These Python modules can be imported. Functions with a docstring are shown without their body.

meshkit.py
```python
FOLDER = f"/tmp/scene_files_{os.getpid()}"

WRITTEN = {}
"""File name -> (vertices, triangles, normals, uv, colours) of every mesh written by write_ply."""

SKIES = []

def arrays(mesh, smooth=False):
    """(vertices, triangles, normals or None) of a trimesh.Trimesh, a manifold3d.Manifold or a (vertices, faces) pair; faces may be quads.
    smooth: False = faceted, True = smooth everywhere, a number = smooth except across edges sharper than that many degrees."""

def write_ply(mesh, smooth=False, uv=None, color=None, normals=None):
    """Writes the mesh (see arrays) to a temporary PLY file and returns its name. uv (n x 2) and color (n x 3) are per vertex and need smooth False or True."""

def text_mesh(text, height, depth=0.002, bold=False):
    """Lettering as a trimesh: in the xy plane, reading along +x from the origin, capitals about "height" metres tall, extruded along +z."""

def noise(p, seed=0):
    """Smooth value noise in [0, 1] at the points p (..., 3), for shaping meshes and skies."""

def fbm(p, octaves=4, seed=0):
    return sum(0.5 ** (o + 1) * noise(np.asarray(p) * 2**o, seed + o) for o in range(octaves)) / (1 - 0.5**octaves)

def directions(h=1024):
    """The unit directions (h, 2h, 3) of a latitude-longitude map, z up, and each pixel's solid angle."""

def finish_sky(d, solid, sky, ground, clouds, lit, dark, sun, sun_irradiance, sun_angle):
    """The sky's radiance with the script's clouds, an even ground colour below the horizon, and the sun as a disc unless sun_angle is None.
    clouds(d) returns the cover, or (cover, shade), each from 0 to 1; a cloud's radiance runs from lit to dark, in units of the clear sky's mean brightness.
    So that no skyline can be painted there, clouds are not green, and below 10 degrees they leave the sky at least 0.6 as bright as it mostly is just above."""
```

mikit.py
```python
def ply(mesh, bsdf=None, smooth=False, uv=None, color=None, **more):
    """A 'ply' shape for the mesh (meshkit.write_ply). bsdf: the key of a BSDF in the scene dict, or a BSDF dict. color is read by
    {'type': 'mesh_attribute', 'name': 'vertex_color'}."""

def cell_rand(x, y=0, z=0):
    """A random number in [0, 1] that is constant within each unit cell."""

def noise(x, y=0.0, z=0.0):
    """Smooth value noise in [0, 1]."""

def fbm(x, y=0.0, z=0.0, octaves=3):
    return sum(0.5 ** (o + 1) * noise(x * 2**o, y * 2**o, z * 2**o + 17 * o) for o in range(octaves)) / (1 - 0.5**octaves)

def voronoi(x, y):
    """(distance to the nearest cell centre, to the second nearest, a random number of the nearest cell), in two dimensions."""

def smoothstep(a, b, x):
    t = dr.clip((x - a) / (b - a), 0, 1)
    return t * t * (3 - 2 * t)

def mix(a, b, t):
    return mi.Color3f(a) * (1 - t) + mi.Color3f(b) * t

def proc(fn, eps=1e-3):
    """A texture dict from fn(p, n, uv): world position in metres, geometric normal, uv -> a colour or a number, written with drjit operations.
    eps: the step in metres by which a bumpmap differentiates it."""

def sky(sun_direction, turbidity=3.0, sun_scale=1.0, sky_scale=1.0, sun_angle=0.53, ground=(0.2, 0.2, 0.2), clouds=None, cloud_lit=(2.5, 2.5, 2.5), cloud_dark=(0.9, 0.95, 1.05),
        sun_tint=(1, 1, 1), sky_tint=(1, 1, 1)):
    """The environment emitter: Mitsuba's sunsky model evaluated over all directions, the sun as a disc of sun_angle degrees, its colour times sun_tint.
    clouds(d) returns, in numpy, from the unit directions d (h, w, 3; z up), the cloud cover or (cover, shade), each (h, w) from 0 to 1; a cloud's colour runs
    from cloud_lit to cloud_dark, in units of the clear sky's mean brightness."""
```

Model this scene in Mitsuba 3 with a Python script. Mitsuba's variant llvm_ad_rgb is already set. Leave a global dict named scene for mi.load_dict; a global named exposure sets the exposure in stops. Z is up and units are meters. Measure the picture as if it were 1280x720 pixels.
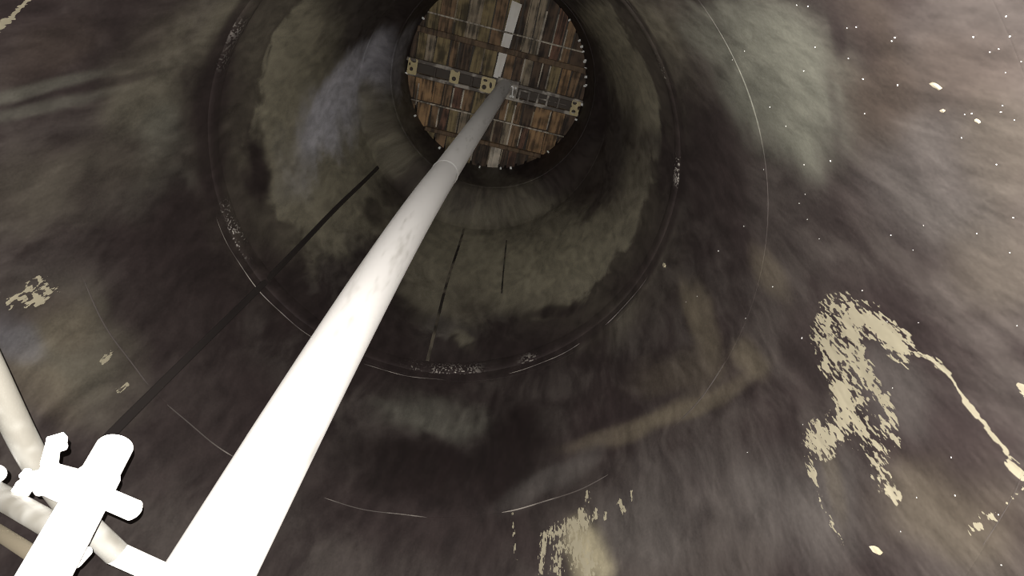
import math, random
import numpy as np, trimesh, manifold3d
import drjit as dr, mitsuba as mi
import mikit, meshkit
from mikit import noise, fbm, smoothstep, mix, proc
from shapely.geometry import Polygon, Point, box as sbox

rng = random.Random(7)
T = mi.ScalarTransform4f
scene, labels = {'type': 'scene'}, {}

# ---------------------------------------------------------------- camera, light, exposure
R = 1.45                                   # inner radius of the shaft; its axis is x = y = 0, the floor z = 0
C = np.array([0.4379, -0.9396, 1.70])      # the camera looks up the shaft, 25 degrees off the vertical
FWD = np.array([-0.01397761, 0.42958302, 0.90291919])
UP = np.array([-0.00664935, -0.90302737, 0.42953156])
RIGHT = np.cross(FWD, UP)
F = 700.0                                  # focal length in pixels of a 1280 pixel wide picture
exposure = 1.3
scene['camera'] = {'type': 'perspective', 'fov_axis': 'x', 'fov': 2 * math.degrees(math.atan(640 / F)), 'near_clip': 0.02, 'far_clip': 60.0,
                   'to_world': T().look_at(origin=C.tolist(), target=(C + FWD).tolist(), up=UP.tolist())}
# the lamp that the photographer wears, just behind and beside the lens
LAMP = C + 0.03 * UP + 0.03 * RIGHT - 0.05 * FWD
scene['hand_lamp_light'] = {'type': 'spot', 'intensity': {'type': 'rgb', 'value': [17.0, 16.4, 15.4]}, 'cutoff_angle': 85.0, 'beam_width': 40.0,
                            'to_world': T().look_at(origin=LAMP.tolist(), target=(LAMP + FWD).tolist(), up=UP.tolist())}

# ---------------------------------------------------------------- stains of the wall, in wall coordinates: s = R * angle, z = height
# <stains>
SOFT = [  # centre s, centre z, inverse half-axes (2x2), colour key, strength
    (-3.927, 6.025, 1.273, 0.623, -1.013, 0.442, 'olive_pale', 0.90),
    (-3.550, 5.410, 2.571, 0.815, -1.643, 1.111, 'olive_pale', 0.60),
    (4.397, 7.740, -0.031, 0.408, -1.580, 0.009, 'olive_pale', 0.95),
    (3.987, 6.466, 0.024, 0.864, -2.859, -0.250, 'olive_pale', 0.80),
    (3.627, 8.093, -0.741, 0.710, -3.564, -0.129, 'olive_pale', 0.70),
    (-4.141, 8.123, 0.996, 0.281, -2.936, 1.150, 'blue_pale', 1.00),
    (-4.503, 7.443, 1.195, 0.929, -2.683, 0.363, 'blue_pale', 0.60),
    (-4.047, 9.360, 2.099, 0.413, -1.325, 1.881, 'blue_pale', 0.70),
    (4.520, 5.659, -4.013, -0.445, -0.185, 4.362, 'dark', 1.00),
    (-4.353, 5.459, -6.146, -1.208, 1.338, 8.784, 'olive_pale', 0.50),
    (1.922, 7.230, -0.866, 0.014, 1.049, -0.896, 'olive_pale', 1.00),
    (2.776, 7.120, -1.198, -0.530, -1.709, 0.801, 'olive_pale', 0.70),
    (1.951, 9.066, -0.902, 0.014, 2.218, -1.263, 'olive_pale', 0.60),
    (2.440, 5.759, -2.935, -1.496, -3.106, 2.903, 'grey', 0.60),
    (2.301, 5.710, -3.470, -4.105, -11.550, 5.310, 'olive_pale', 0.70),
    (1.003, 6.686, -1.860, 0.317, 1.260, -1.385, 'olive_pale', 0.70),
    (0.974, 9.246, 1.223, -0.563, -1.956, 0.032, 'umber', 0.50),
    (-0.588, 6.550, 2.266, -0.325, -0.876, -0.508, 'olive_pale', 0.85),
    (-1.000, 6.589, 3.318, -0.363, -3.064, -0.326, 'olive_pale', 0.85),
    (0.273, 6.260, 2.252, -0.605, -1.922, -0.969, 'olive_pale', 0.45),
    (-0.781, 3.647, 3.781, -1.386, -1.696, -1.290, 'sage', 1.00),
    (-0.685, 3.533, 5.735, -1.949, -2.013, -2.847, 'sage', 1.00),
    (-0.980, 3.863, 6.312, -1.553, -4.620, -1.041, 'sage', 0.80),
    (-0.871, 3.295, 7.018, -1.640, 1.367, -6.807, 'sage', 0.80),
    (-0.329, 4.652, 1.982, -0.583, -1.477, -1.721, 'dark', 0.95),
    (-0.901, 2.971, 4.476, -0.320, 2.953, -6.742, 'umber', 0.95),
    (-0.985, 3.058, 15.033, 0.619, 21.748, -33.054, 'dark', 0.70),
    (-0.738, 3.229, 8.964, -0.894, 13.317, -34.705, 'dark', 0.35),
    (-0.997, 2.999, 12.637, -2.443, -0.358, -9.515, 'dark', 0.50),
    (-0.544, 3.246, 6.162, -3.290, -5.585, -7.784, 'dark', 0.45),
    (-0.639, 2.917, 4.909, -4.147, -4.890, -1.344, 'grey', 0.60),
    (-0.910, 2.710, 8.146, -6.258, -9.528, -2.164, 'umber', 0.50),
    (-0.766, 2.650, 6.387, -8.894, -7.514, -2.963, 'tanwash', 0.22),
    (-0.525, 2.718, 4.257, -8.348, -7.238, -0.967, 'tanwash', 0.20),
    (0.080, 3.402, 2.481, -3.875, -6.251, -0.833, 'dark', 0.70),
    (-0.209, 3.252, 6.169, -5.725, -11.006, 1.312, 'dark', 0.50),
    (0.039, 4.328, 3.121, -1.948, -2.817, -0.616, 'dark', 0.45),
    (0.468, 4.271, 2.100, -2.421, -9.210, -1.564, 'tanwash', 0.60),
    (0.483, 4.479, 3.324, -3.140, -16.836, -3.813, 'tanwash', 0.50),
    (0.358, 3.726, 5.532, -6.689, -13.917, -0.439, 'tanwash', 0.70),
    (-0.017, 3.807, 5.139, -4.549, -12.893, -2.977, 'tanwash', 0.45),
    (2.364, 4.671, -2.718, 0.358, 0.849, -4.720, 'sage', 0.55),
    (2.989, 5.473, -2.529, -0.773, -1.269, 1.491, 'dark', 0.60),
    (1.893, 5.448, -2.669, 0.043, 3.633, -4.100, 'dark', 0.60),
    (2.247, 4.137, -1.382, 0.165, 0.946, -3.587, 'black', 1.00),
    (2.373, 3.793, -1.607, 0.274, 0.433, -3.675, 'dark', 0.90),
    (1.851, 4.450, -4.233, 0.040, 0.238, -2.174, 'black', 1.00),
    (2.712, 5.086, -1.460, 0.292, 0.720, -3.914, 'dark', 0.60),
    (1.368, 4.204, -3.299, 1.077, 1.169, -6.402, 'dark', 0.60),
    (1.637, 4.004, -2.813, 1.232, -3.539, -10.240, 'grey', 0.55),
    (1.125, 4.051, -2.783, 0.553, 5.498, -14.453, 'tanwash', 0.60),
    (0.731, 3.848, -2.785, 0.181, 10.269, -18.075, 'tanwash', 0.60),
    (0.740, 4.122, -3.841, 0.446, 4.275, -4.765, 'tanwash', 0.30),
    (-3.943, 4.533, 1.192, 2.377, -4.828, 0.173, 'olive', 0.95),
    (-4.140, 4.599, 1.667, 4.362, -7.184, 0.057, 'sage', 0.50),
    (-4.269, 4.129, 0.474, 1.815, -4.948, -0.557, 'olive', 0.70),
    (-4.400, 4.462, 1.668, 2.553, -9.239, 0.204, 'sage', 0.40),
    (-3.636, 3.741, 3.876, 3.565, -6.891, 2.626, 'umber', 0.60),
    (-3.490, 4.030, 3.593, 2.173, -8.237, 3.235, 'dark', 0.50),
    (-3.792, 3.754, 2.211, 2.901, -34.544, 2.704, 'sage', 0.50),
    (-3.867, 3.807, 1.972, 2.777, -34.231, 1.395, 'sage', 0.40),
    (-3.814, 4.095, 1.960, 2.127, -39.924, 2.338, 'dark', 0.50),
    (-3.884, 4.971, -2.369, -0.628, -0.480, 3.180, 'dark', 0.95),
    (-4.411, 5.024, -3.390, -0.807, -1.254, 4.517, 'dark', 0.70),
    (4.354, 4.587, -1.440, 0.331, 1.679, 1.951, 'dark', 0.95),
    (4.552, 3.984, -3.588, 1.699, 7.059, 4.022, 'dark', 0.50),
    (4.226, 4.332, -2.836, 0.295, 1.090, 2.692, 'dark', 0.70),
    (4.272, 3.692, -4.244, -0.756, 0.781, 4.130, 'olive', 0.85),
    (4.384, 3.699, -9.203, -2.472, 2.346, 7.677, 'tanwash', 0.45),
    (4.209, 3.492, -5.582, -0.351, 0.976, 8.145, 'tanwash', 0.45),
    (4.433, 3.485, -6.788, 3.587, 5.662, 9.571, 'blue', 0.50),
    (4.486, 3.610, 0.335, 5.966, -15.311, -3.874, 'dark', 0.60),
    (3.800, 4.177, -3.011, -0.333, 0.078, 2.504, 'dark', 0.60),
    (3.370, 4.206, -3.073, -0.480, -0.343, 2.713, 'dark', 0.90),
    (3.603, 3.747, -3.672, -0.367, 0.015, 3.773, 'dark', 0.80),
    (1.502, 3.496, -9.878, -0.036, 2.431, -5.672, 'tan', 0.90),
    (1.782, 3.635, 1.639, -5.757, -16.127, 3.228, 'dark', 0.60),
    (0.519, 3.053, 1.747, -4.316, -4.579, 1.278, 'grey', 0.60),
    (0.109, 2.685, 1.714, -6.438, -5.479, 1.500, 'tanwash', 0.45),
    (1.210, 3.481, -0.319, -4.354, -5.271, 2.578, 'grey', 0.50),
    (0.293, 2.853, 4.476, -8.467, -11.264, -5.270, 'dark', 0.40),
    (0.346, 3.026, 3.152, -6.227, -23.641, -11.635, 'tanwash', 0.30),
    (3.565, 8.339, -4.666, -0.202, -0.147, 1.909, 'dark', 0.80),
    (3.574, 7.462, -7.028, -0.625, -0.111, 3.333, 'dark', 0.70),
    (1.536, 5.868, -3.729, 0.720, 4.876, -9.315, 'dark', 0.80),
    (0.779, 5.382, -4.013, 0.603, 3.322, -6.503, 'dark', 0.60),
    (0.913, 3.545, 0.968, -3.917, -4.108, 2.156, 'grey', 0.35),
    (4.040, 3.723, -5.715, 0.308, -0.556, 5.587, 'olive', 0.40),
    (-0.042, 2.990, 4.603, -5.636, -6.472, -2.787, 'grey', 0.60),
]
PEEL = [  # segment (s, z) to (s, z), width in s, width in z, strength
    (-0.063, 3.305, -0.164, 3.132, 0.048, 0.059, 1.00),
    (0.023, 3.308, 0.035, 3.107, 0.055, 0.065, 1.00),
    (-0.054, 3.136, 0.020, 3.058, 0.030, 0.034, 0.90),
    (-0.160, 3.131, -0.172, 2.966, 0.031, 0.036, 1.35),
    (-0.172, 2.966, -0.202, 2.844, 0.009, 0.010, 1.15),
    (-0.202, 2.844, -0.200, 2.805, 0.005, 0.005, 1.10),
    (-0.200, 2.805, -0.170, 2.746, 0.004, 0.004, 1.05),
    (-0.170, 2.746, -0.161, 2.702, 0.006, 0.006, 1.10),
    (-0.161, 2.702, -0.138, 2.613, 0.005, 0.004, 1.10),
    (-0.123, 2.599, -0.124, 2.567, 0.009, 0.007, 1.05),
    (0.096, 3.164, 0.163, 3.091, 0.038, 0.041, 1.00),
    (0.180, 3.093, 0.312, 3.164, 0.042, 0.044, 0.95),
    (0.153, 3.079, 0.148, 2.943, 0.039, 0.039, 0.80),
    (0.067, 2.973, 0.086, 2.895, 0.017, 0.016, 0.70),
    (0.181, 2.980, 0.197, 2.834, 0.023, 0.021, 0.68),
    (0.008, 2.985, 0.052, 2.936, 0.020, 0.020, 0.70),
    (0.373, 3.161, 0.395, 3.109, 0.013, 0.014, 0.60),
    (-0.292, 2.621, -0.279, 2.603, 0.008, 0.007, 1.00),
    (-0.223, 3.095, -0.199, 3.078, 0.009, 0.010, 0.90),
    (1.648, 3.650, 1.559, 3.693, 0.029, 0.034, 1.00),
    (1.559, 3.693, 1.475, 3.656, 0.029, 0.035, 1.00),
    (1.499, 3.726, 1.476, 3.619, 0.021, 0.025, 1.00),
    (1.697, 3.681, 1.729, 3.463, 0.012, 0.014, 0.90),
    (1.618, 3.584, 1.648, 3.428, 0.024, 0.026, 0.75),
    (1.538, 3.554, 1.496, 3.375, 0.039, 0.043, 0.70),
    (1.411, 3.708, 1.422, 3.664, 0.011, 0.013, 1.00),
    (1.281, 3.670, 1.269, 3.615, 0.012, 0.015, 1.00),
    (1.212, 3.692, 1.217, 3.646, 0.008, 0.010, 0.90),
    (1.446, 3.829, 1.448, 3.777, 0.009, 0.011, 0.80),
    (1.365, 3.659, 1.374, 3.626, 0.006, 0.007, 0.80),
    (-4.550, 3.551, -4.579, 3.582, 0.016, 0.017, 0.90),
    (-4.541, 3.615, -4.613, 3.636, 0.016, 0.017, 1.00),
    (-4.534, 3.674, -4.599, 3.693, 0.020, 0.022, 1.00),
    (4.526, 3.708, 4.507, 3.733, 0.013, 0.015, 0.80),
    (-4.548, 3.508, -4.573, 3.518, 0.009, 0.009, 0.70),
    (4.140, 3.761, 4.142, 3.811, 0.011, 0.012, 0.90),
    (4.000, 3.727, 3.994, 3.783, 0.008, 0.009, 0.85),
    (-3.553, 3.507, -3.519, 3.544, 0.014, 0.015, 1.50),
    (-3.519, 3.544, -3.442, 3.579, 0.012, 0.013, 1.50),
    (0.073, 2.607, 0.014, 2.587, 0.013, 0.010, 0.72),
    (0.025, 2.591, -0.093, 2.555, 0.004, 0.003, 0.50),
    (0.036, 2.618, 0.045, 2.604, 0.005, 0.003, 0.60),
    (0.397, 3.112, 0.438, 2.983, 0.006, 0.006, 0.50),
    (0.438, 2.983, 0.455, 2.824, 0.009, 0.008, 0.40),
    (1.868, 3.856, 1.843, 3.560, 0.005, 0.006, 0.25),
]
SPECKS = [  # angle in degrees, height, radius
    (-42.26, 3.156, 0.0025),
    (-42.08, 3.105, 0.0024),
    (-39.82, 2.990, 0.0023),
    (-39.94, 2.952, 0.0022),
    (-39.09, 2.838, 0.0021),
    (-38.77, 2.853, 0.0021),
    (-36.73, 3.047, 0.0024),
    (-34.75, 3.022, 0.0024),
    (-34.72, 2.897, 0.0022),
    (-34.51, 3.314, 0.0028),
    (-34.26, 3.884, 0.0037),
    (-36.04, 3.707, 0.0034),
    (-37.60, 3.183, 0.0026),
    (-30.97, 3.071, 0.0025),
    (-40.80, 2.556, 0.0017),
    (-39.38, 2.636, 0.0018),
    (-39.49, 2.565, 0.0017),
    (-38.35, 2.615, 0.0018),
    (-38.61, 2.595, 0.0018),
    (-37.86, 2.562, 0.0018),
    (-37.00, 2.599, 0.0018),
    (-34.51, 2.628, 0.0019),
    (-34.00, 2.636, 0.0019),
    (-33.59, 2.612, 0.0019),
    (-33.21, 2.724, 0.0020),
    (-33.42, 2.705, 0.0020),
    (-31.13, 2.750, 0.0021),
    (-29.69, 2.676, 0.0020),
    (-21.19, 3.513, 0.0033),
    (-23.52, 3.324, 0.0030),
    (-16.79, 3.888, 0.0039),
    (-27.94, 3.686, 0.0034),
    (-25.82, 3.593, 0.0033),
    (-16.87, 3.533, 0.0031),
    (-14.96, 3.584, 0.0032),
    (-13.39, 3.526, 0.0031),
    (-18.16, 3.052, 0.0025),
    (-17.94, 2.963, 0.0024),
    (-21.18, 2.919, 0.0023),
    (-22.94, 2.752, 0.0021),
    (-25.71, 2.656, 0.0019),
    (-22.61, 2.670, 0.0020),
    (-4.29, 4.111, 0.0040),
    (4.42, 4.363, 0.0044),
    (0.68, 3.739, 0.0036),
    (15.91, 4.420, 0.0046),
    (19.21, 4.507, 0.0047),
    (9.37, 3.877, 0.0039),
    (-9.39, 3.176, 0.0028),
    (-8.17, 3.046, 0.0026),
    (-10.65, 2.928, 0.0025),
    (3.18, 3.444, 0.0033),
    (-11.84, 3.441, 0.0030),
    (-16.67, 2.649, 0.0021),
    (3.32, 2.522, 0.0024),
    (23.45, 3.409, 0.0035),
    (12.44, 3.253, 0.0032),
    (-1.77, 2.967, 0.0027),
    (-0.80, 2.727, 0.0025),
    (1.98, 2.679, 0.0025),
    (5.68, 2.763, 0.0026),
    (-0.10, 2.575, 0.0024),
    (9.98, 2.752, 0.0027),
]
# </stains>
COL = {'dark': (.029, .0205, .0205), 'black': (.0135, .0088, .0088), 'olive': (.108, .097, .075), 'olive_pale': (.255, .232, .172), 'grey': (.092, .082, .077), 'blue': (.13, .13, .15),
       'blue_pale': (.55, .54, .60), 'sage': (.145, .143, .118), 'umber': (.055, .041, .034), 'tanwash': (.130, .108, .078), 'tan': (.30, .265, .18)}
MID = (.056, .0465, .043)
PALE = (.325, .292, .212)
TWO_PI_R = 2 * math.pi * R
TILT = 0.12                                 # the joint at 5.07 m runs a little out of level


def wall_s(p):
    a = math.radians(85)                     # so that the cut of the angle lies where nothing is seen
    return R * (dr.atan2(p.y * math.cos(a) - p.x * math.sin(a), p.x * math.cos(a) + p.y * math.sin(a)) + a)


def wrap(d):
    return d - TWO_PI_R * dr.round(d / TWO_PI_R)


def peel_mask(s, z, streak):
    f = mi.Float(-1.0)
    for (s0, z0, s1, z1, ws, wz, st) in PEEL:
        d, e = wrap(s - s0) / ws, (z - z0) / wz
        a, b = (s1 - s0) / ws, (z1 - z0) / wz
        t = dr.clip((d * a + e * b) / (a * a + b * b), 0, 1)
        q = dr.sqrt(dr.square(d - a * t) + dr.square(e - b * t))
        f = dr.maximum(f, st * (1.10 - .60 * q))
    return smoothstep(0.0, 0.10, f - 1.15 * streak)


def wall_colour(p, n, uv):
    s, z = wall_s(p), p.z
    q0 = .7 * fbm(p.x * 2.3, p.y * 2.3 + 7, p.z * 1.7, 3) - .35      # swirls that bend the finer marks
    q1 = .7 * fbm(p.x * 2.3 + 19, p.y * 2.3, p.z * 1.7, 3) - .35
    n1 = fbm(p.x * 1.1 + 3, p.y * 1.1, p.z * 0.8, 3)
    n2 = fbm(s * 5 + 3.5 * q0, z * 2.4 + 2.4 * q1, 5.0, 5)
    n3 = fbm(s * 17 + 5 * q0, z * 6 + 4 * q1, 9.0, 5)
    grain = fbm(s * 160, z * 110, 2.0, 2)
    ws = (fbm(p.x * 3.5, p.y * 3.5, p.z * 3 + 40, 4) - 0.5) * 0.42 + .07 * (n3 - .5)
    wz = (fbm(p.x * 3.5 + 31, p.y * 3.5, p.z * 3, 4) - 0.5) * 0.55 + .16 * (n2 - .5)
    col = mix(COL['dark'], MID, smoothstep(.36, .62, .45 * n1 + .35 * n2 + .2 * n3))
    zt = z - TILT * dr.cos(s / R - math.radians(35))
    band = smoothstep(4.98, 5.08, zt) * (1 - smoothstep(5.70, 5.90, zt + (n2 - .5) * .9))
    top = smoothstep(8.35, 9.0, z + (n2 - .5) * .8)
    for (s0, z0, a, b, c, d, key, st) in SOFT:
        k = min(1.0, max(.08, 3.2 / np.linalg.norm([[a, b], [c, d]], 2)))       # small marks are bent less
        x, y = wrap(s - s0) + ws * k, z - z0 + wz * k
        g = dr.square(a * x + b * y) + dr.square(c * x + d * y)
        g = st * dr.exp(-0.9 * g * g) * dr.clip(.72 + .6 * n2, 0, 1)
        col = mix(col, COL[key], g)
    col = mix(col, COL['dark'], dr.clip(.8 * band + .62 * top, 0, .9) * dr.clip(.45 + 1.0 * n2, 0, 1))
    col = col * dr.clip(.58 + .76 * n3 + .22 * (grain - .5), .3, 1.7)
    streak = dr.clip((.62 * fbm(s * 150, z * 46, 3.0, 3) + .38 * fbm(s * 30, z * 11, 7.0, 2) - .5) * 3.3 + .5, 0, 1)
    pm = peel_mask(s, z, streak)
    col = mix(col, mi.Color3f(PALE) * (.75 + .4 * n2), pm)
    speck = mi.Float(0.0)                    # crystals on the edge of the stiffening ring
    for (a0, a1, st) in ((66, 74, .5), (83, 108, 1), (-9, 1.5, .9), (-33, -24, .7), (160, 178, .8), (-152, -138, .6)):
        am, ah = math.radians((a0 + a1) / 2) * R, math.radians((a1 - a0) / 2) * R
        speck = dr.maximum(speck, st * (1 - smoothstep(.3, 1.1, dr.abs(wrap(s - am)) / ah)))
    speck = speck * smoothstep(5.135, 5.155, zt) * (1 - smoothstep(5.17, 5.31, zt)) * smoothstep(.50, .66, noise(s * 110, z * 80) * .5 + (n2 - .5) * .5 + .28 * noise(s * 9, 1.0) + .1) * dr.clip(2 * noise(s * 7, 3.0) , .2, 1)
    col = mix(col, (.50, .46, .42), dr.clip(speck, 0, 1))
    return col


def wall_bump(p, n, uv):
    s = wall_s(p)
    return .6 * fbm(p.x * 9, p.y * 9, p.z * 4, 4) + .25 * fbm(s * 40, p.z * 12, 1.0, 2)


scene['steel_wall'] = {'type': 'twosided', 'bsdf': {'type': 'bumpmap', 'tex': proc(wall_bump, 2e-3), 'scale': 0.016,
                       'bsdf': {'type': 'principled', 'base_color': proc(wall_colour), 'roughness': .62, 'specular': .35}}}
scene['weld_steel'] = {'type': 'twosided', 'bsdf': {'type': 'principled', 'roughness': .5, 'base_color': proc(
    lambda p, n, uv: mix((.060, .050, .046), (.26, .235, .21), smoothstep(.50, .72, fbm(p.x * 5, p.y * 5, p.z * 3, 4))))}}
scene['strip_steel'] = {'type': 'twosided', 'bsdf': {'type': 'principled', 'roughness': .55, 'base_color': proc(
    lambda p, n, uv: mix((.014, .011, .011), (.034, .028, .026), fbm(p.x * 9, p.y * 9, p.z * 1.5, 3)))}}

scene['seam_steel'] = {'type': 'twosided', 'bsdf': {'type': 'principled', 'roughness': .6, 'base_color': proc(
    lambda p, n, uv: mix((.022, .018, .016), (.15, .13, .10), smoothstep(.40, .70, fbm(p.x * 6, p.y * 6, p.z * 3.5, 3))))}}


def pipe_paint(p, n, uv):
    a = fbm(p.x * 14, p.y * 14, p.z * 1.2, 4)
    b = fbm(p.x * 50, p.y * 50, p.z * 9, 2)
    return mix((.80, .78, .76), (.58, .56, .53), smoothstep(.55, .8, .7 * a + .3 * b))


scene['pipe_white'] = {'type': 'twosided', 'bsdf': {'type': 'principled', 'base_color': proc(pipe_paint), 'roughness': .5}}
scene['tape_white'] = {'type': 'twosided', 'bsdf': {'type': 'principled', 'base_color': {'type': 'rgb', 'value': [.85, .84, .82]}, 'roughness': .4}}
scene['galvanised'] = {'type': 'twosided', 'bsdf': {'type': 'principled', 'roughness': .42, 'base_color': proc(
    lambda p, n, uv: mix((.72, .71, .69), (.55, .53, .49), smoothstep(.45, .75, fbm(p.x * 22, p.y * 22, p.z * 22, 3))))}}
scene['tube_grey'] = {'type': 'twosided', 'bsdf': {'type': 'principled', 'roughness': .4, 'base_color': proc(
    lambda p, n, uv: mix((.20, .195, .18), (.12, .113, .098), smoothstep(.40, .72, fbm(p.x * 20, p.y * 20, p.z * 20, 3))))}}
scene['tan_tube'] = {'type': 'twosided', 'bsdf': {'type': 'principled', 'roughness': .6, 'base_color': {'type': 'rgb', 'value': [.10, .085, .06]}}}
scene['steel_bright'] = {'type': 'twosided', 'bsdf': {'type': 'principled', 'roughness': .35, 'base_color': {'type': 'rgb', 'value': [.9, .9, .88]}}}
scene['girder_steel'] = {'type': 'twosided', 'bsdf': {'type': 'principled', 'roughness': .5, 'base_color': proc(
    lambda p, n, uv: mix((.085, .065, .05), (.40, .36, .31), smoothstep(.44, .66, fbm(p.x * 9, p.y * 9, p.z * 5, 3))))}}
scene['girder_dark'] = {'type': 'twosided', 'bsdf': {'type': 'principled', 'roughness': .6, 'base_color': {'type': 'rgb', 'value': [.045, .031, .021]}}}
scene['plate_yellow'] = {'type': 'twosided', 'bsdf': {'type': 'principled', 'roughness': .5, 'base_color': proc(
    lambda p, n, uv: mix((.62, .52, .27), (.42, .34, .17), fbm(p.x * 18, p.y * 18, p.z, 3)))}}
scene['flake_pale'] = {'type': 'twosided', 'bsdf': {'type': 'diffuse', 'reflectance': {'type': 'rgb', 'value': [.30, .265, .20]}}}
scene['flake_cream'] = {'type': 'twosided', 'bsdf': {'type': 'diffuse', 'reflectance': {'type': 'rgb', 'value': [.50, .45, .32]}}}
scene['speck_white'] = {'type': 'twosided', 'bsdf': {'type': 'diffuse', 'reflectance': {'type': 'rgb', 'value': [.6, .59, .56]}}}
scene['floor_mat'] = {'type': 'twosided', 'bsdf': {'type': 'diffuse', 'reflectance': proc(
    lambda p, n, uv: mix((.05, .045, .04), (.10, .09, .08), fbm(p.x * 5, p.y * 5, 0.0, 4)))}}

DU = math.radians(13.3)                      # the beams of the deck run along U, its planks along V
U, V = np.array([math.cos(DU), math.sin(DU)]), np.array([-math.sin(DU), math.cos(DU)])
NC, NR = np.array([.09, -.20]), 1.26         # centre and radius of the neck
WOODS = {'olive': ((.21, .16, .082), (.125, .095, .05)), 'brown': ((.20, .125, .07), (.105, .066, .038)), 'dark': ((.085, .054, .035), (.045, .030, .021)),
         'red': ((.15, .078, .05), (.085, .045, .032)), 'grey': ((.26, .21, .15), (.15, .12, .085)), 'orange': ((.28, .17, .085), (.16, .095, .05)),
         'beam': ((.115, .075, .045), (.085, .056, .036)), 'pale': ((.46, .41, .34), (.28, .24, .19)), 'white': ((.82, .78, .72), (.93, .90, .86))}
for key, (c0, c1) in WOODS.items():
    if key != 'white':
        c0, c1 = tuple(1.45 * x for x in c0), tuple(.55 * x for x in c1)
    def wood(p, n, uv, c0=c0, c1=c1):
        u, v = p.x * U[0] + p.y * U[1], p.x * V[0] + p.y * V[1]
        g = fbm(u * 46, v * 3.4, p.z * 9, 3)
        h = fbm(u * 9, v * 9, 4.0, 3)
        return mix(c0, c1, 1 - smoothstep(.30, .68, .55 * g + .45 * h))
    scene['wood_' + key] = {'type': 'twosided', 'bsdf': {'type': 'principled', 'roughness': .75, 'base_color': proc(wood)}}

# ---------------------------------------------------------------- helpers


def key_for(name):
    used = lambda k: k in scene or k in labels or any(x.startswith(k + '__') for x in scene)
    if not used(name):
        return name
    i = 1
    while used('%s_%03d' % (name, i)):
        i += 1
    return '%s_%03d' % (name, i)


def obj(name, mesh, mat, parent=None, smooth=30):
    k = key_for((parent + '__' if parent else '') + name)
    scene[k] = mikit.ply(mesh, mat, smooth=smooth)
    return k


def tag(k, label, cat=None, group=None, kind=None):
    labels[k] = {'label': label}
    if cat: labels[k]['category'] = cat
    if group: labels[k]['group'] = group
    if kind: labels[k]['kind'] = kind
    return k


def ray(x, y):
    return FWD + RIGHT * (x - 640) / F - UP * (y - 360) / F


def at(x, y, depth):
    return C + ray(x, y) * depth


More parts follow.
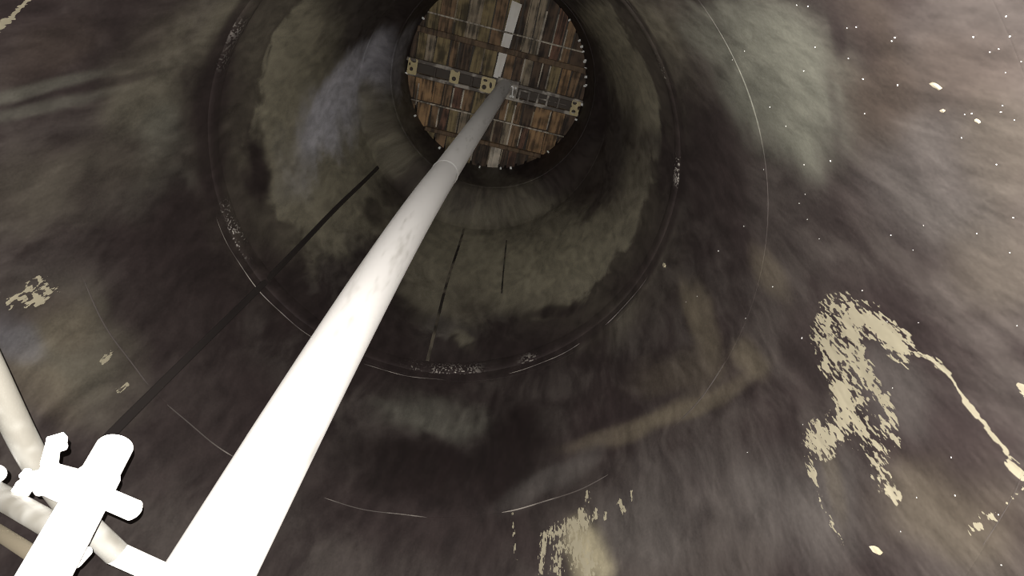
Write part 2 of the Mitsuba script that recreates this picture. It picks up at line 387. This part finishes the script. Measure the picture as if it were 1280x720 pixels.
def level(x, y, z):
    d = ray(x, y)
    return C + d * (z - C[2]) / d[2]


def grid(rows, closed_v=True):
    """rows: (n, m, 3) points, closed along m (and along n when closed_v) -> trimesh"""
    rows = np.asarray(rows, float)
    n, m = rows.shape[:2]
    i, j = np.meshgrid(np.arange(n if closed_v else n - 1), np.arange(m), indexing='ij')
    a, b, c, d = i * m + j, i * m + (j + 1) % m, ((i + 1) % n) * m + (j + 1) % m, ((i + 1) % n) * m + j
    f = np.stack([a, b, c, a, c, d], -1).reshape(-1, 3)
    t = trimesh.Trimesh(rows.reshape(-1, 3), f, process=False)
    if closed_v and t.volume < 0:
        t.invert()
    return t


def shell(profile, centre=lambda z: (0, 0), n=220, thick=.05, wobble=.004, seed=1):
    """a ring wall: inner profile [(z, r)], closed by an outer face"""
    th = np.linspace(0, 2 * np.pi, n, endpoint=False)
    rows = []
    for (z, r) in profile:
        c = centre(z)
        p = np.c_[np.cos(th), np.sin(th), np.full(n, z)]
        w = wobble * (meshkit.fbm(p * [2.2, 2.2, 1.6], 3, seed) - .5) * 2
        rows.append(np.c_[c[0] + np.cos(th) * (r + w), c[1] + np.sin(th) * (r + w), np.full(n, z)])
    for (z, r) in (profile[-1], profile[0]):
        c = centre(z)
        rows.append(np.c_[c[0] + np.cos(th) * (r + thick), c[1] + np.sin(th) * (r + thick), np.full(n, z)])
    return grid(rows)


def ring(z, r, section, centre=(0, 0), n=260, seed=3, wob=0.0, a0=0, a1=360):
    """a profile [(dr, dz)] swept around the axis"""
    th = np.radians(np.linspace(a0, a1, n, endpoint=False))
    w = wob * (meshkit.fbm(np.c_[np.cos(th) * 9, np.sin(th) * 9, np.full(n, z)], 3, seed) - .5) * 2
    return grid([np.c_[centre[0] + np.cos(th) * (r + a + w), centre[1] + np.sin(th) * (r + a + w), np.full(n, z + b) + w] for a, b in section])


def tube(points, radii, n=28, cap=True, steps=None):
    p = np.asarray(points, float)
    if steps:                                # Catmull-Rom through the points
        q, rr, r = [], [], np.broadcast_to(radii, (len(p),))
        e = np.vstack([2 * p[0] - p[1], p, 2 * p[-1] - p[-2]])
        for k in range(len(p) - 1):
            for t in np.linspace(0, 1, steps, endpoint=k == len(p) - 2):
                a, b, c, d = e[k:k + 4]
                q.append(.5 * (2 * b + (c - a) * t + (2 * a - 5 * b + 4 * c - d) * t * t + (3 * b - a - 3 * c + d) * t ** 3))
                rr.append(r[k] + (r[min(k + 1, len(r) - 1)] - r[k]) * t)
        p, radii = np.array(q), np.array(rr)
    r = np.broadcast_to(radii, (len(p),))
    t = np.gradient(p, axis=0)
    t /= np.linalg.norm(t, axis=1, keepdims=True)
    ref = np.array([0, 0, 1.0]) if abs(t[0][2]) < .9 else np.array([1.0, 0, 0])
    a = np.cross(t, ref); a /= np.linalg.norm(a, axis=1, keepdims=True)
    b = np.cross(t, a)
    g = np.arange(n) * 2 * np.pi / n
    rows = p[:, None] + r[:, None, None] * (np.cos(g)[None, :, None] * a[:, None] + np.sin(g)[None, :, None] * b[:, None])
    m = grid(rows, False)
    v, f = list(m.vertices), list(m.faces)
    for row, flip in ((0, False), (len(p) - 1, True)):
        v.append(p[row]); c = len(v) - 1
        for j in range(n):
            q = [row * n + j, row * n + (j + 1) % n, c]
            f.append(q if flip else q[::-1])
    m = trimesh.Trimesh(np.array(v), np.array(f), process=False)
    if m.volume < 0:
        m.invert()
    return m


def round_rod(p0, p1, r, ch=.003, n=28):
    """a rod with chamfered ends"""
    p0, p1 = np.asarray(p0, float), np.asarray(p1, float)
    d = (p1 - p0) / np.linalg.norm(p1 - p0)
    return tube([p0, p0 + d * ch, p1 - d * ch, p1], [r - ch, r, r, r - ch], n)


def hull(points):
    return trimesh.convex.convex_hull(np.asarray(points))


def bevel_box(sx, sy, sz, b=.004):
    pts = []
    for x in (-1, 1):
        for y in (-1, 1):
            for z in (-1, 1):
                for k in range(3):
                    q = np.array([x * sx / 2, y * sy / 2, z * sz / 2], float)
                    for i in range(3):
                        if i != k: q[i] -= np.sign(q[i]) * b
                    pts.append(q)
    return hull(pts)


def oriented(mesh, origin, ex, ez):
    ez = np.asarray(ez, float) / np.linalg.norm(ez)
    ex = np.asarray(ex, float) - np.dot(ex, ez) * ez; ex /= np.linalg.norm(ex)
    m = np.eye(4); m[:3, 0], m[:3, 1], m[:3, 2], m[:3, 3] = ex, np.cross(ez, ex), ez, origin
    mesh = mesh.copy(); mesh.apply_transform(m)
    return mesh


def deck(u, v, z):
    q = NC + U * u + V * v
    return np.array([q[0], q[1], z])


def deck_box(u0, u1, v0, v1, z0, z1, b=.006):
    m = bevel_box(u1 - u0, v1 - v0, z1 - z0, b)
    return oriented(m, deck((u0 + u1) / 2, (v0 + v1) / 2, (z0 + z1) / 2), [*U, 0], [0, 0, 1])


def deck_prism(poly, z0, z1):
    m = trimesh.creation.extrude_polygon(poly, z1 - z0, engine='earcut')
    m.apply_translation([0, 0, z0])
    return oriented(m, [NC[0], NC[1], 0], [*U, 0], [0, 0, 1])

# ---------------------------------------------------------------- the shaft
WALL = 'wall_round'
tag(WALL, 'dark stained round shaft wall of stacked steel rings seen from inside, pale coating peeling at right', kind='structure')
JOINTS = [0.0, 1.29, 2.57, 3.87, 5.12, 8.45]
for k in range(len(JOINTS) - 1):
    z0, z1 = JOINTS[k], JOINTS[k + 1]
    zs = np.linspace(z0 + .006, z1 - .006, 12)
    dr_ = 0.0
    prof = [(z0, R + .0005)] + [(z, R + dr_) for z in zs] + [(z1, R + .0005)]
    obj('ring_course', shell(prof, seed=k + 1, thick=.06), 'steel_wall', WALL)
z0, z1 = 8.45, 9.0
sm = lambda t: t * t * (3 - 2 * t)
prof = [(z0 + (z1 - z0) * t, R + (NR - R) * sm(t)) for t in np.linspace(0, 1, 10)]
obj('neck_shoulder', shell(prof, centre=lambda z: NC * sm(min(1, max(0, (z - z0) / (z1 - z0)))), thick=.25, seed=11), 'steel_wall', WALL)
prof = [(9.0, NR - .004), (9.02, NR - .010), (9.09, NR - .010), (9.12, NR)] + [(z, NR) for z in np.linspace(9.2, 10.4, 8)]
k = obj('neck_collar', shell(prof, centre=lambda z: NC, thick=.12, seed=12, wobble=.003), 'steel_wall', WALL)
tag(k, 'darker collar around the timbered opening')
for z, tilt, arcs in ((2.57, 0, [(-5, 4)]), (3.87, 0, [(18, 33), (52, 76), (92, 114), (134, 150), (155, 177)]), (5.07, 1, [(25, 44), (53, 76), (94, 118), (130, 177)])):
    for a0, a1 in arcs:                       # lengths of weld bead still standing at the joints of the courses
        th = np.radians(np.linspace(a0, a1, 60))
        zz = z + tilt * TILT * np.cos(th - math.radians(35)) + .004 * np.sin(th * 23)
        rad = (.0036 if z > 3 else .0016) * np.minimum(1, .35 + 8 * np.minimum(th - th[0], th[-1] - th) / (th[-1] - th[0]))
        obj('weld_bead', tube(np.c_[np.cos(th) * (R + .001), np.sin(th) * (R + .001), zz], rad, 8), 'weld_steel', WALL)
m = ring(5.20, R, [(.02, -.075), (.004, -.055), (-.005, -.04), (-.009, -.02), (-.010, .0), (-.009, .03), (-.005, .07), (.003, .11), (.02, .13)], wob=.003)
m.vertices[:, 2] += TILT * np.cos(np.arctan2(m.vertices[:, 1], m.vertices[:, 0]) - math.radians(35))
k = obj('stiffening_ring', m, 'steel_wall', WALL)
tag(k, 'raised ring with white crystals along its lower edge')


def wall_strip(a, z0, z1, w, d, wob=0):
    """a flat strip up the wall at angle a"""
    n = 24
    rows = []
    for z in np.linspace(z0, z1, n):
        q = []
        for (t, e) in ((-w / 2, .02), (-w / 2, -d * .6), (-w * .36, -d), (w * .36, -d), (w / 2, -d * .6), (w / 2, .02)):
            aa = math.radians(a) + (t + wob * math.sin(z * 2.1)) / R
            q.append([math.cos(aa) * (R + e), math.sin(aa) * (R + e), z])
        rows.append(q)
    m = grid(rows, False)
    v, f = m.vertices, list(m.faces)
    for b, fl in ((0, 1), ((n - 1) * 6, -1)):
        for j in range(1, 5):
            f.append([b, b + j, b + j + 1][::fl])
    return trimesh.Trimesh(v, np.array(f), process=False)


k = obj('cover_strip', wall_strip(153.3, 3.50, 8.43, .042, .011, .006), 'strip_steel', WALL)
tag(k, 'dark vertical strip over the plate seam left of the white pipe')
k = obj('seam_strip', wall_strip(101.2, 5.35, 8.4, .026, .005, .010), 'seam_steel', WALL)
tag(k, 'thin dark vertical seam right of the white pipe')
obj('seam_strip', wall_strip(79.3, 6.55, 8.0, .016, .004, .006), 'seam_steel', WALL)

m = trimesh.creation.cylinder(R + .05, .1, sections=96); m.apply_translation([0, 0, -.05])
tag(obj('floor', m, 'floor_mat'), 'grey floor of the shaft', kind='structure')

# ---------------------------------------------------------------- the timber deck over the neck
CEIL = 'ceiling'
tag(CEIL, 'deck of old brown boards closing the top of the shaft', kind='structure')
circle = Point(0, 0).buffer(NR + .01, 48)
rows = [(-1.3, -.405, [-1.26, -1.10, -.93, -.72, -.56, -.38, -.22, -.05, .09, .155, .24, .36, .47, .63, .78, .93, 1.26]),
        (-.395, .09, [-1.27, -1.17, -1.05, -.93, -.72, -.58, -.41, -.24, -.05, .07, .20, .33, .46, .58, .70, .86, 1.02, 1.14, 1.27]),
        (.10, .525, [-1.27, -1.12, -.86, -.71, -.58, -.43, -.27, -.10, .05, .13, .235, .345, .47, .63, .88, 1.08, 1.27]),
        (.535, .875, [-1.2, -1.05, -.83, -.70, -.57, -.42, -.27, -.11, .0, .09, .23, .34, .50, .62, .86, 1.05, 1.2]),
        (.885, 1.3, [-.9, -.72, -.55, -.38, -.25, -.12, .0, .11, .30, .40, .54, .68, .9])]
tones = [['dark', 'olive', 'brown', 'olive', 'grey', 'olive', 'brown', 'olive', 'dark', 'dark', 'grey', 'grey', 'dark', 'red', 'brown', 'dark'],
         ['dark', 'olive', 'grey', 'olive', 'brown', 'dark', 'olive', 'olive', 'dark', 'brown', 'dark', 'grey', 'dark', 'dark', 'olive', 'orange', 'brown', 'dark'],
         ['brown', 'orange', 'orange', 'brown', 'red', 'brown', 'olive', 'grey', 'dark', 'brown', 'olive', 'brown', 'dark', 'orange', 'orange', 'dark'],
         ['brown', 'orange', 'brown', 'red', 'olive', 'grey', 'olive', 'dark', 'dark', 'dark', 'grey', 'brown', 'red', 'orange', 'orange', 'dark'],
         ['olive', 'brown', 'olive', 'grey', 'olive', 'dark', 'dark', 'pale', 'dark', 'red', 'dark', 'brown']]
for (v0, v1, us), tn in zip(rows, tones):
    for i in range(len(us) - 1):
        gap = .010 + .032 * rng.random() ** 2
        a, b = us[i] + gap / 2, us[i + 1] - gap / 2
        sk = rng.uniform(-.012, .012)
        poly = Polygon([(a + sk, v0), (b + sk, v0), (b - sk, v1), (a - sk, v1)]).intersection(circle)
        if poly.is_empty or poly.area < .002: continue
        z = 10.10 + rng.uniform(0, .06)
        obj('plank', deck_prism(poly, z, z + .035), 'wood_' + tn[i], CEIL, smooth=False)
# narrow laths nailed under the joints of the boards
for (u, v0, v1, w) in [(.235, -1.1, -.45, .022), (.47, -1.0, -.45, .03), (.64, -1.0, -.46, .018), (.33, -.38, -.05, .022), (.585, -.38, -.04, .016), (-.245, -.36, -.05, .02), (-.42, .24, .5, .024),
                       (.235, .27, .52, .022), (.345, .27, .85, .024), (.10, .55, .86, .03), (-.10, .28, .5, .02), (-.56, .25, .52, .02), (.62, .3, .5, .018), (-.93, -.33, .0, .016), (-1.06, .3, .6, .018), (.30, .9, 1.15, .02), (-.72, -.9, -.45, .018), (-.38, -1.1, -.45, .02), (-.06, .27, .52, .03), (.80, -.85, -.45, .016), (.70, -.35, -.04, .02),
                       (.86, .24, .5, .016), (-.72, .56, .84, .02), (-.43, .56, .84, .018), (.5, .56, .83, .018), (-.13, .92, 1.2, .022), (.12, .92, 1.2, .022), (-.60, -.36, -.03, .018)]:
    obj('lath', deck_box(u - w / 2, u + w / 2, v0, v1, 10.075, 10.10, .003), 'wood_pale' if rng.random() < .5 else 'wood_grey', CEIL)
k = obj('roof_sheet', trimesh.creation.cylinder(NR + .1, .03, sections=64, transform=trimesh.transformations.translation_matrix([NC[0], NC[1], 10.30])), 'girder_dark', CEIL)

m = hull([deck(u, v, z) for u, v in ((-.015, -1.02), (.125, -1.0), (.045, -.02), (-.055, -.03)) for z in (10.072, 10.10)])
tag(obj('white_batten', m, 'wood_white'), 'white painted batten crossing the upper half of the plank deck', 'batten')
half = lambda v: math.sqrt(NR ** 2 - v * v) - .004
for v, name, lab in ((-.40, 'timber_beam', 'brown timber beam under the deck that crosses the white batten'), (.88, 'timber_beam', 'brown timber beam under the deck lower right, behind the top of the white pipe')):
    w = .075 if v < 0 else .055
    tag(obj(name, deck_box(-half(abs(v) + w / 2), half(abs(v) + w / 2), v - w / 2, v + w / 2, 9.985, 10.066), 'wood_beam'), lab, 'beam')
for v, lab in ((-.625, 'thin pale rod under the deck crossing the upper end of the white batten'), (.535, 'thin pale rod under the deck between the yellow plates and the lower beam')):
    a = half(abs(v)) - .006
    tag(obj('steel_rod', round_rod(deck(-a, v, 10.05), deck(a, v, 10.05), .011), 'wood_pale'), lab, 'rod')

# ladder girder with yellow plates
G = 'ladder_girder'
tag(G, 'grey double girder with yellow perforated plates spanning the deck above the white pipe', 'girder')
for v in (.0, .185):
    a = half(abs(v) + .03)
    obj('chord', deck_box(-a, a, v - .025, v + .025, 9.95, 10.03), 'girder_steel', G)
obj('web', deck_box(-1.2, 1.2, .026, .159, 10.035, 10.06, .004), 'girder_dark', G)
for u in (-.85, -.33, .62, .76, .92):
    obj('rung', deck_box(u - .016, u + .016, .0, .185, 9.965, 9.99, .004), 'girder_steel' if u > 0 else 'girder_dark', G)
for u in (.72, .95):
    obj('rung', deck_box(u - .09, u + .09, .085, .105, 9.985, 10.0, .003), 'girder_steel', G)


def plate(u0, u1, v0, v1, holes, z=9.93, t=.018):
    q = Polygon([(u0, v0), (u1, v0), (u1, v1), (u0, v1)]).buffer(-.02).buffer(.02)
    for (hu, hv, ra, rb, ang) in holes:
        e = [(hu + ra * math.cos(a) * math.cos(ang) - rb * math.sin(a) * math.sin(ang), hv + ra * math.cos(a) * math.sin(ang) + rb * math.sin(a) * math.cos(ang)) for a in np.linspace(0, 2 * math.pi, 18, endpoint=False)]
        q = q.difference(Polygon(e))
    return deck_prism(q, z, z + t)


for args in ((-1.225, -1.095, -.02, .19, [(-1.17, .12, .026, .026, 0), (-1.16, .0, .045, .03, .3), (-1.20, .06, .012, .02, 0)]),
             (-.635, -.505, .0, .17, [(-.575, .11, .03, .03, 0), (-.56, .0, .034, .02, .2)]),
             (-.20, .0, -.015, .185, [(-.145, .12, .032, .032, 0), (-.145, .03, .03, .016, 0), (-.06, .075, .018, .042, -.2)]),
             (1.10, 1.225, .0, .20, [(1.155, .15, .028, .028, 0), (1.14, .03, .03, .026, 0), (1.215, .085, .02, .028, 0), (1.10, .085, .012, .02, 0)])):
    obj('perforated_plate', plate(*args), 'plate_yellow', G, smooth=False)
frame = Polygon([(.345, .03), (.50, .03), (.50, .20), (.345, .20)]).difference(Polygon([(.368, .053), (.477, .053), (.477, .177), (.368, .177)]))
obj('square_frame', deck_prism(frame, 9.925, 9.95), 'girder_steel', G, smooth=False)

# bolts around the collar just under the deck
for i, a in enumerate([-37.5, -20.3, -24, -17.3, -11.1, -12.2, -7.3, -2.2, 3.6, 2.3, 14.7, 24.6, 52.9, 80.7, 87.7, 102.2, 132.2, 158.0, -175.4, -166.5, -141.2]):
    z = [10.02, 10.0, 10.06, 9.99, 10.04, 9.92, 10.02, 9.97, 10.04, 9.9, 9.95, 9.93, 10.02, 10.0, 10.03, 10.0, 9.93, 9.9, 9.95, 10.02, 10.0][i]
    c, s = math.cos(math.radians(a)), math.sin(math.radians(a))
    p = np.array([NC[0] + c * NR, NC[1] + s * NR, z]); inw = np.array([-c, -s, 0])
    r = .012 + .006 * ((i * 5) % 3) / 2
    cyl = trimesh.creation.cylinder(r, .03, sections=6); cap = trimesh.creation.icosphere(1, r * .9); cap.apply_scale([1, 1, .6]); cap.apply_translation([0, 0, .015])
    obj('rim_bolt', oriented(trimesh.util.concatenate([cyl, cap]), p + inw * .014, [0, 0, 1], inw), 'steel_bright', 'wall_round__neck_collar')

# ---------------------------------------------------------------- the white pipe
P = 'white_pipe'
tag(P, 'long white pipe rising from the lower left to the plank deck far above', 'pipe')
PM = np.array([at(269, 711, 1.37), at(353, 550, 1.69), at(434, 410, 2.23), at(509, 290, 3.15), at(556, 216, 4.3)])
PX, PY = np.polyfit(PM[:, 2], PM[:, 0], 2), np.polyfit(PM[:, 2], PM[:, 1], 2)      # a slightly bowed pipe
PL = np.array([[np.polyval(PX, z), np.polyval(PY, z), z] for z in np.linspace(PM[0, 2], PM[-1, 2], 9)])
P1 = PL[-1]
dl = (PL[0] - PL[1]) / np.linalg.norm(PL[0] - PL[1])
PB = PL[0] - np.array([dl[0], dl[1], dl[2]]) * PL[0][2] / dl[2]
P2 = deck(.13, .04, 9.914)
du_ = (P2 - P1) / np.linalg.norm(P2 - P1)
PR = .102
obj('lower_pipe', tube([PB, *PL], PR, 56, steps=4), 'pipe_white', P)
dl = (PL[-1] - PL[-2]) / np.linalg.norm(PL[-1] - PL[-2])
k = obj('upper_pipe', tube([P1, P1 + du_ * .01, P2 - du_ * .01, P2], [PR * .99, PR * .99, PR * .93, PR * .90], 56), 'pipe_white', P)
k = obj('joint_band', tube([P1 - dl * .020, P1 - dl * .016, P1 + du_ * .006, P1 + du_ * .01], [PR, PR + .003, PR + .003, PR], 56), 'tape_white', P)
tag(k, 'bright band of tape at the joint')

K = 'pipe_clamp'
tag(K, 'small white bracket with bolts holding the top end of the white pipe', 'bracket')
cl = [level(x, y, 9.90) for x, y in ((624.5, 104.3), (629.5, 105), (641.5, 108.8), (640, 121))]
obj('arm', tube([cl[0], cl[1], cl[2]], .012, 10), 'tape_white', K)
obj('arm', tube([cl[2], cl[3]], .009, 10), 'tape_white', K)
for x, y in ((624.8, 104.6), (629, 105.2), (644.6, 110), (638, 120.4), (641.2, 121.2), (621.6, 115.8)):
    b = trimesh.creation.icosphere(1, .018); b.apply_translation(level(x, y, 9.89))
    obj('bolt', b, 'steel_bright', K)
obj('head_plate', oriented(bevel_box(.30, .24, .02, .004), deck(.17, .06, 9.929), [*U, 0], [0, 0, 1]), 'girder_steel', K)

# ---------------------------------------------------------------- scaffold near the camera
S0 = np.array([-.1883, -.2780, 2.1951]); dS = np.array([-.17827509, -.13114733, .97520171])
S1 = S0 + dS * .2265                        # top end
SB = S0 - dS * S0[2] / dS[2]
S = 'scaffold_standard'
tag(S, 'white scaffold post with an open top and a short side stub at lower left', 'scaffold post')
rs = .0305
Sm = S1 - dS * .062                          # where the sleeve ends
obj('sleeve', tube([SB, SB + dS * .01, Sm - dS * .004, Sm], [rs, rs, rs, rs - .003], 40), 'galvanised', S)
obj('spigot', tube([Sm - dS * .02, S1 - dS * .006, S1 - dS * .002, S1], [rs - .0035, rs - .0035, rs - .005, rs - .008], 40), 'galvanised', S)
q0, q1 = at(128, 621, .86), at(170, 639, .845)
obj('side_stub', round_rod(q0, q1, .0150, .004), 'galvanised', S)

h = [level(x, y, 2.45) for x, y in ((-15, 458), (36, 563), (66, 606), (100, 648), (146, 692))]
h2 = [h[-1], level(215, 723, 2.45), level(262, 742, 2.45)]


def to_wall(p, q):
    """the point where the line from p through q meets the wall of the shaft"""
    d = (q - p) / np.linalg.norm(q - p)
    t = 0.0
    while np.hypot(*(q + d * t)[:2]) < R - .012: t += .002
    return q + d * t


h0 = to_wall(h[1], h[0])
B = 'bent_tube'
tag(B, 'bent white guard tube clamped behind the scaffold post at lower left', 'tube')
obj('long_leg', tube([h0, h0 + (h[0] - h0) * .9] + h, .0215, 28, steps=8), 'tube_grey', B)
dj = (h2[1] - h2[0]) / np.linalg.norm(h2[1] - h2[0])
obj('short_leg', tube([h2[0] - dj * .004, *h2[1:]], .0205, 28, steps=6), 'galvanised', B)

a, b = at(-40, 597, .98), at(100, 677, .832)
a = to_wall(b, a)
tag(obj('straight_tube', round_rod(a, b, .0178), 'tube_grey'), 'straight grey white tube below the bent tube, ending behind the scaffold post', 'tube')
a, b = at(-40, 641, 1.0), at(62, 706, .79)
a = to_wall(b, a)
tag(obj('thin_rod', round_rod(a, b, .0105), 'tan_tube'), 'thin dull beige rod lowest in the corner beside the scaffold post', 'rod')

# coupler between post and bent tube
K2 = 'tube_coupler'
tag(K2, 'white scaffold coupler with two bolt lugs joining the bent tube to the post', 'coupler')
hp = level(58, 597, 2.45); ht = (h[2] - h[1]) / np.linalg.norm(h[2] - h[1])
obj('band', tube([hp - ht * .020, hp - ht * .018, hp + ht * .018, hp + ht * .020], [.0225, .0262, .0262, .0225], 32), 'tape_white', K2)
sp = at(98, 606, .865)
pts = []
for c, r in ((at(62, 590, .94), .016), (at(58, 606, .94), .016), (at(96, 600, .87), .016), (at(90, 622, .88), .014)):
    b = trimesh.creation.icosphere(2, r); pts.append(b.vertices + c)
obj('saddle', hull(np.vstack(pts)), 'tape_white', K2)


def lug(name, centre, tip, r, parent):
    b0 = trimesh.creation.icosphere(2, r).vertices + centre
    b1 = trimesh.creation.icosphere(2, r * .86).vertices + tip
    return obj(name, hull(np.vstack([b0, b1])), 'tape_white', parent)


k = lug('bolt_lug', at(62, 578, .93), at(66, 557, .92), .0125, K2)
tpt = at(70, 551, .92); tdir = (at(78, 548, .92) - at(66, 560, .92))
n0 = oriented(trimesh.creation.cylinder(.0125, .018, sections=6), at(71, 551, .918), FWD, at(80, 549, .918) - at(66, 553, .918))
obj('nut', n0, 'tape_white', k)
obj('bolt', round_rod(at(68, 561, .915), at(81, 557, .912), .0075, .002, 16), 'tape_white', k)
k = lug('bolt_lug', at(45, 598, .935), at(29, 607, .93), .0135, K2)
obj('nut', oriented(trimesh.creation.cylinder(.0115, .018, sections=6), at(28, 612, .925), FWD, at(38, 614, .925) - at(24, 610, .925)), 'tape_white', k)
obj('bolt', round_rod(at(28, 597, .93), at(36, 588, .93), .007, .002, 16), 'tape_white', k)

b = trimesh.creation.icosphere(3, .017); b.apply_scale([1, 1, .8]); b.apply_translation(at(-6, 592, .97))
tag(obj('tube_end_cap', b, 'tape_white'), 'small white rounded cap at the left edge above the straight tube', 'cap')
kk = [at(150, 693, .90), at(134, 703, .86)]
b = hull(np.vstack([trimesh.creation.icosphere(2, .008).vertices + at(108, 690, .87), trimesh.creation.icosphere(2, .009).vertices + at(95, 703, .87)]))
tag(obj('post_lug', b, 'galvanised'), 'small pale lug on the right side of the scaffold post under the bent tube', 'lug')

# ---------------------------------------------------------------- flakes and specks on the wall


def on_wall(a, z, mesh, up_dir=0.0):
    c, s = math.cos(math.radians(a)), math.sin(math.radians(a))
    return oriented(mesh, [c * (R - .002), s * (R - .002), z], [-s * math.sin(up_dir), c * math.sin(up_dir), math.cos(up_dir)], [-c, -s, 0])


def flake(l, w, seed):
    r2 = random.Random(seed)
    q = [(l / 2 * math.cos(a) * r2.uniform(.8, 1.1), w / 2 * math.sin(a) * r2.uniform(.75, 1.1)) for a in np.linspace(0, 2 * math.pi, 11, endpoint=False)]
    m = trimesh.creation.extrude_polygon(Polygon(q), .003, engine='earcut')
    m.vertices[:, 2] += .12 * np.abs(m.vertices[:, 0]) * (m.vertices[:, 2] > .0015)
    return m


FLAKES = [(19.22, 5.03, .055, .026, 0.0, 'small pale oval flake on the wall, at the right end of the speckled ring'),
          (13.9, 2.775, .042, .020, .5, 'pale cream flake of coating at the bottom right, below the large peeled patch'),
          (-35.28, 2.772, .026, .0095, -.4, 'largest of three pale flakes on the upper right wall'),
          (-33.21, 2.778, .011, .006, 0.0, 'faint small flake just below the largest flake on the upper right wall'),
          (-32.96, 2.693, .011, .006, -.4, 'small flake among white specks right of the two other upper right flakes')]
for (a, z, l, w, up, lab) in FLAKES:
    tag(obj('coating_flake', on_wall(a, z, flake(l, w, int(z * 100)), up), 'flake_cream' if a > 0 else 'flake_pale', smooth=False), lab, 'flake')
unit = trimesh.creation.icosphere(1, 1.0)
for i, (a, z, r) in enumerate(SPECKS):
    m = unit.copy(); r *= .62 * rng.uniform(.7, 1.15); m.apply_scale([r * rng.uniform(1.0, 1.7), r, r * .8])
    k = obj('white_speck', on_wall(a, z, m, rng.uniform(0, 3)), 'speck_white')
    tag(k, 'tiny white speck stuck on the paler right hand wall', 'speck', 'white specks on the right hand wall')
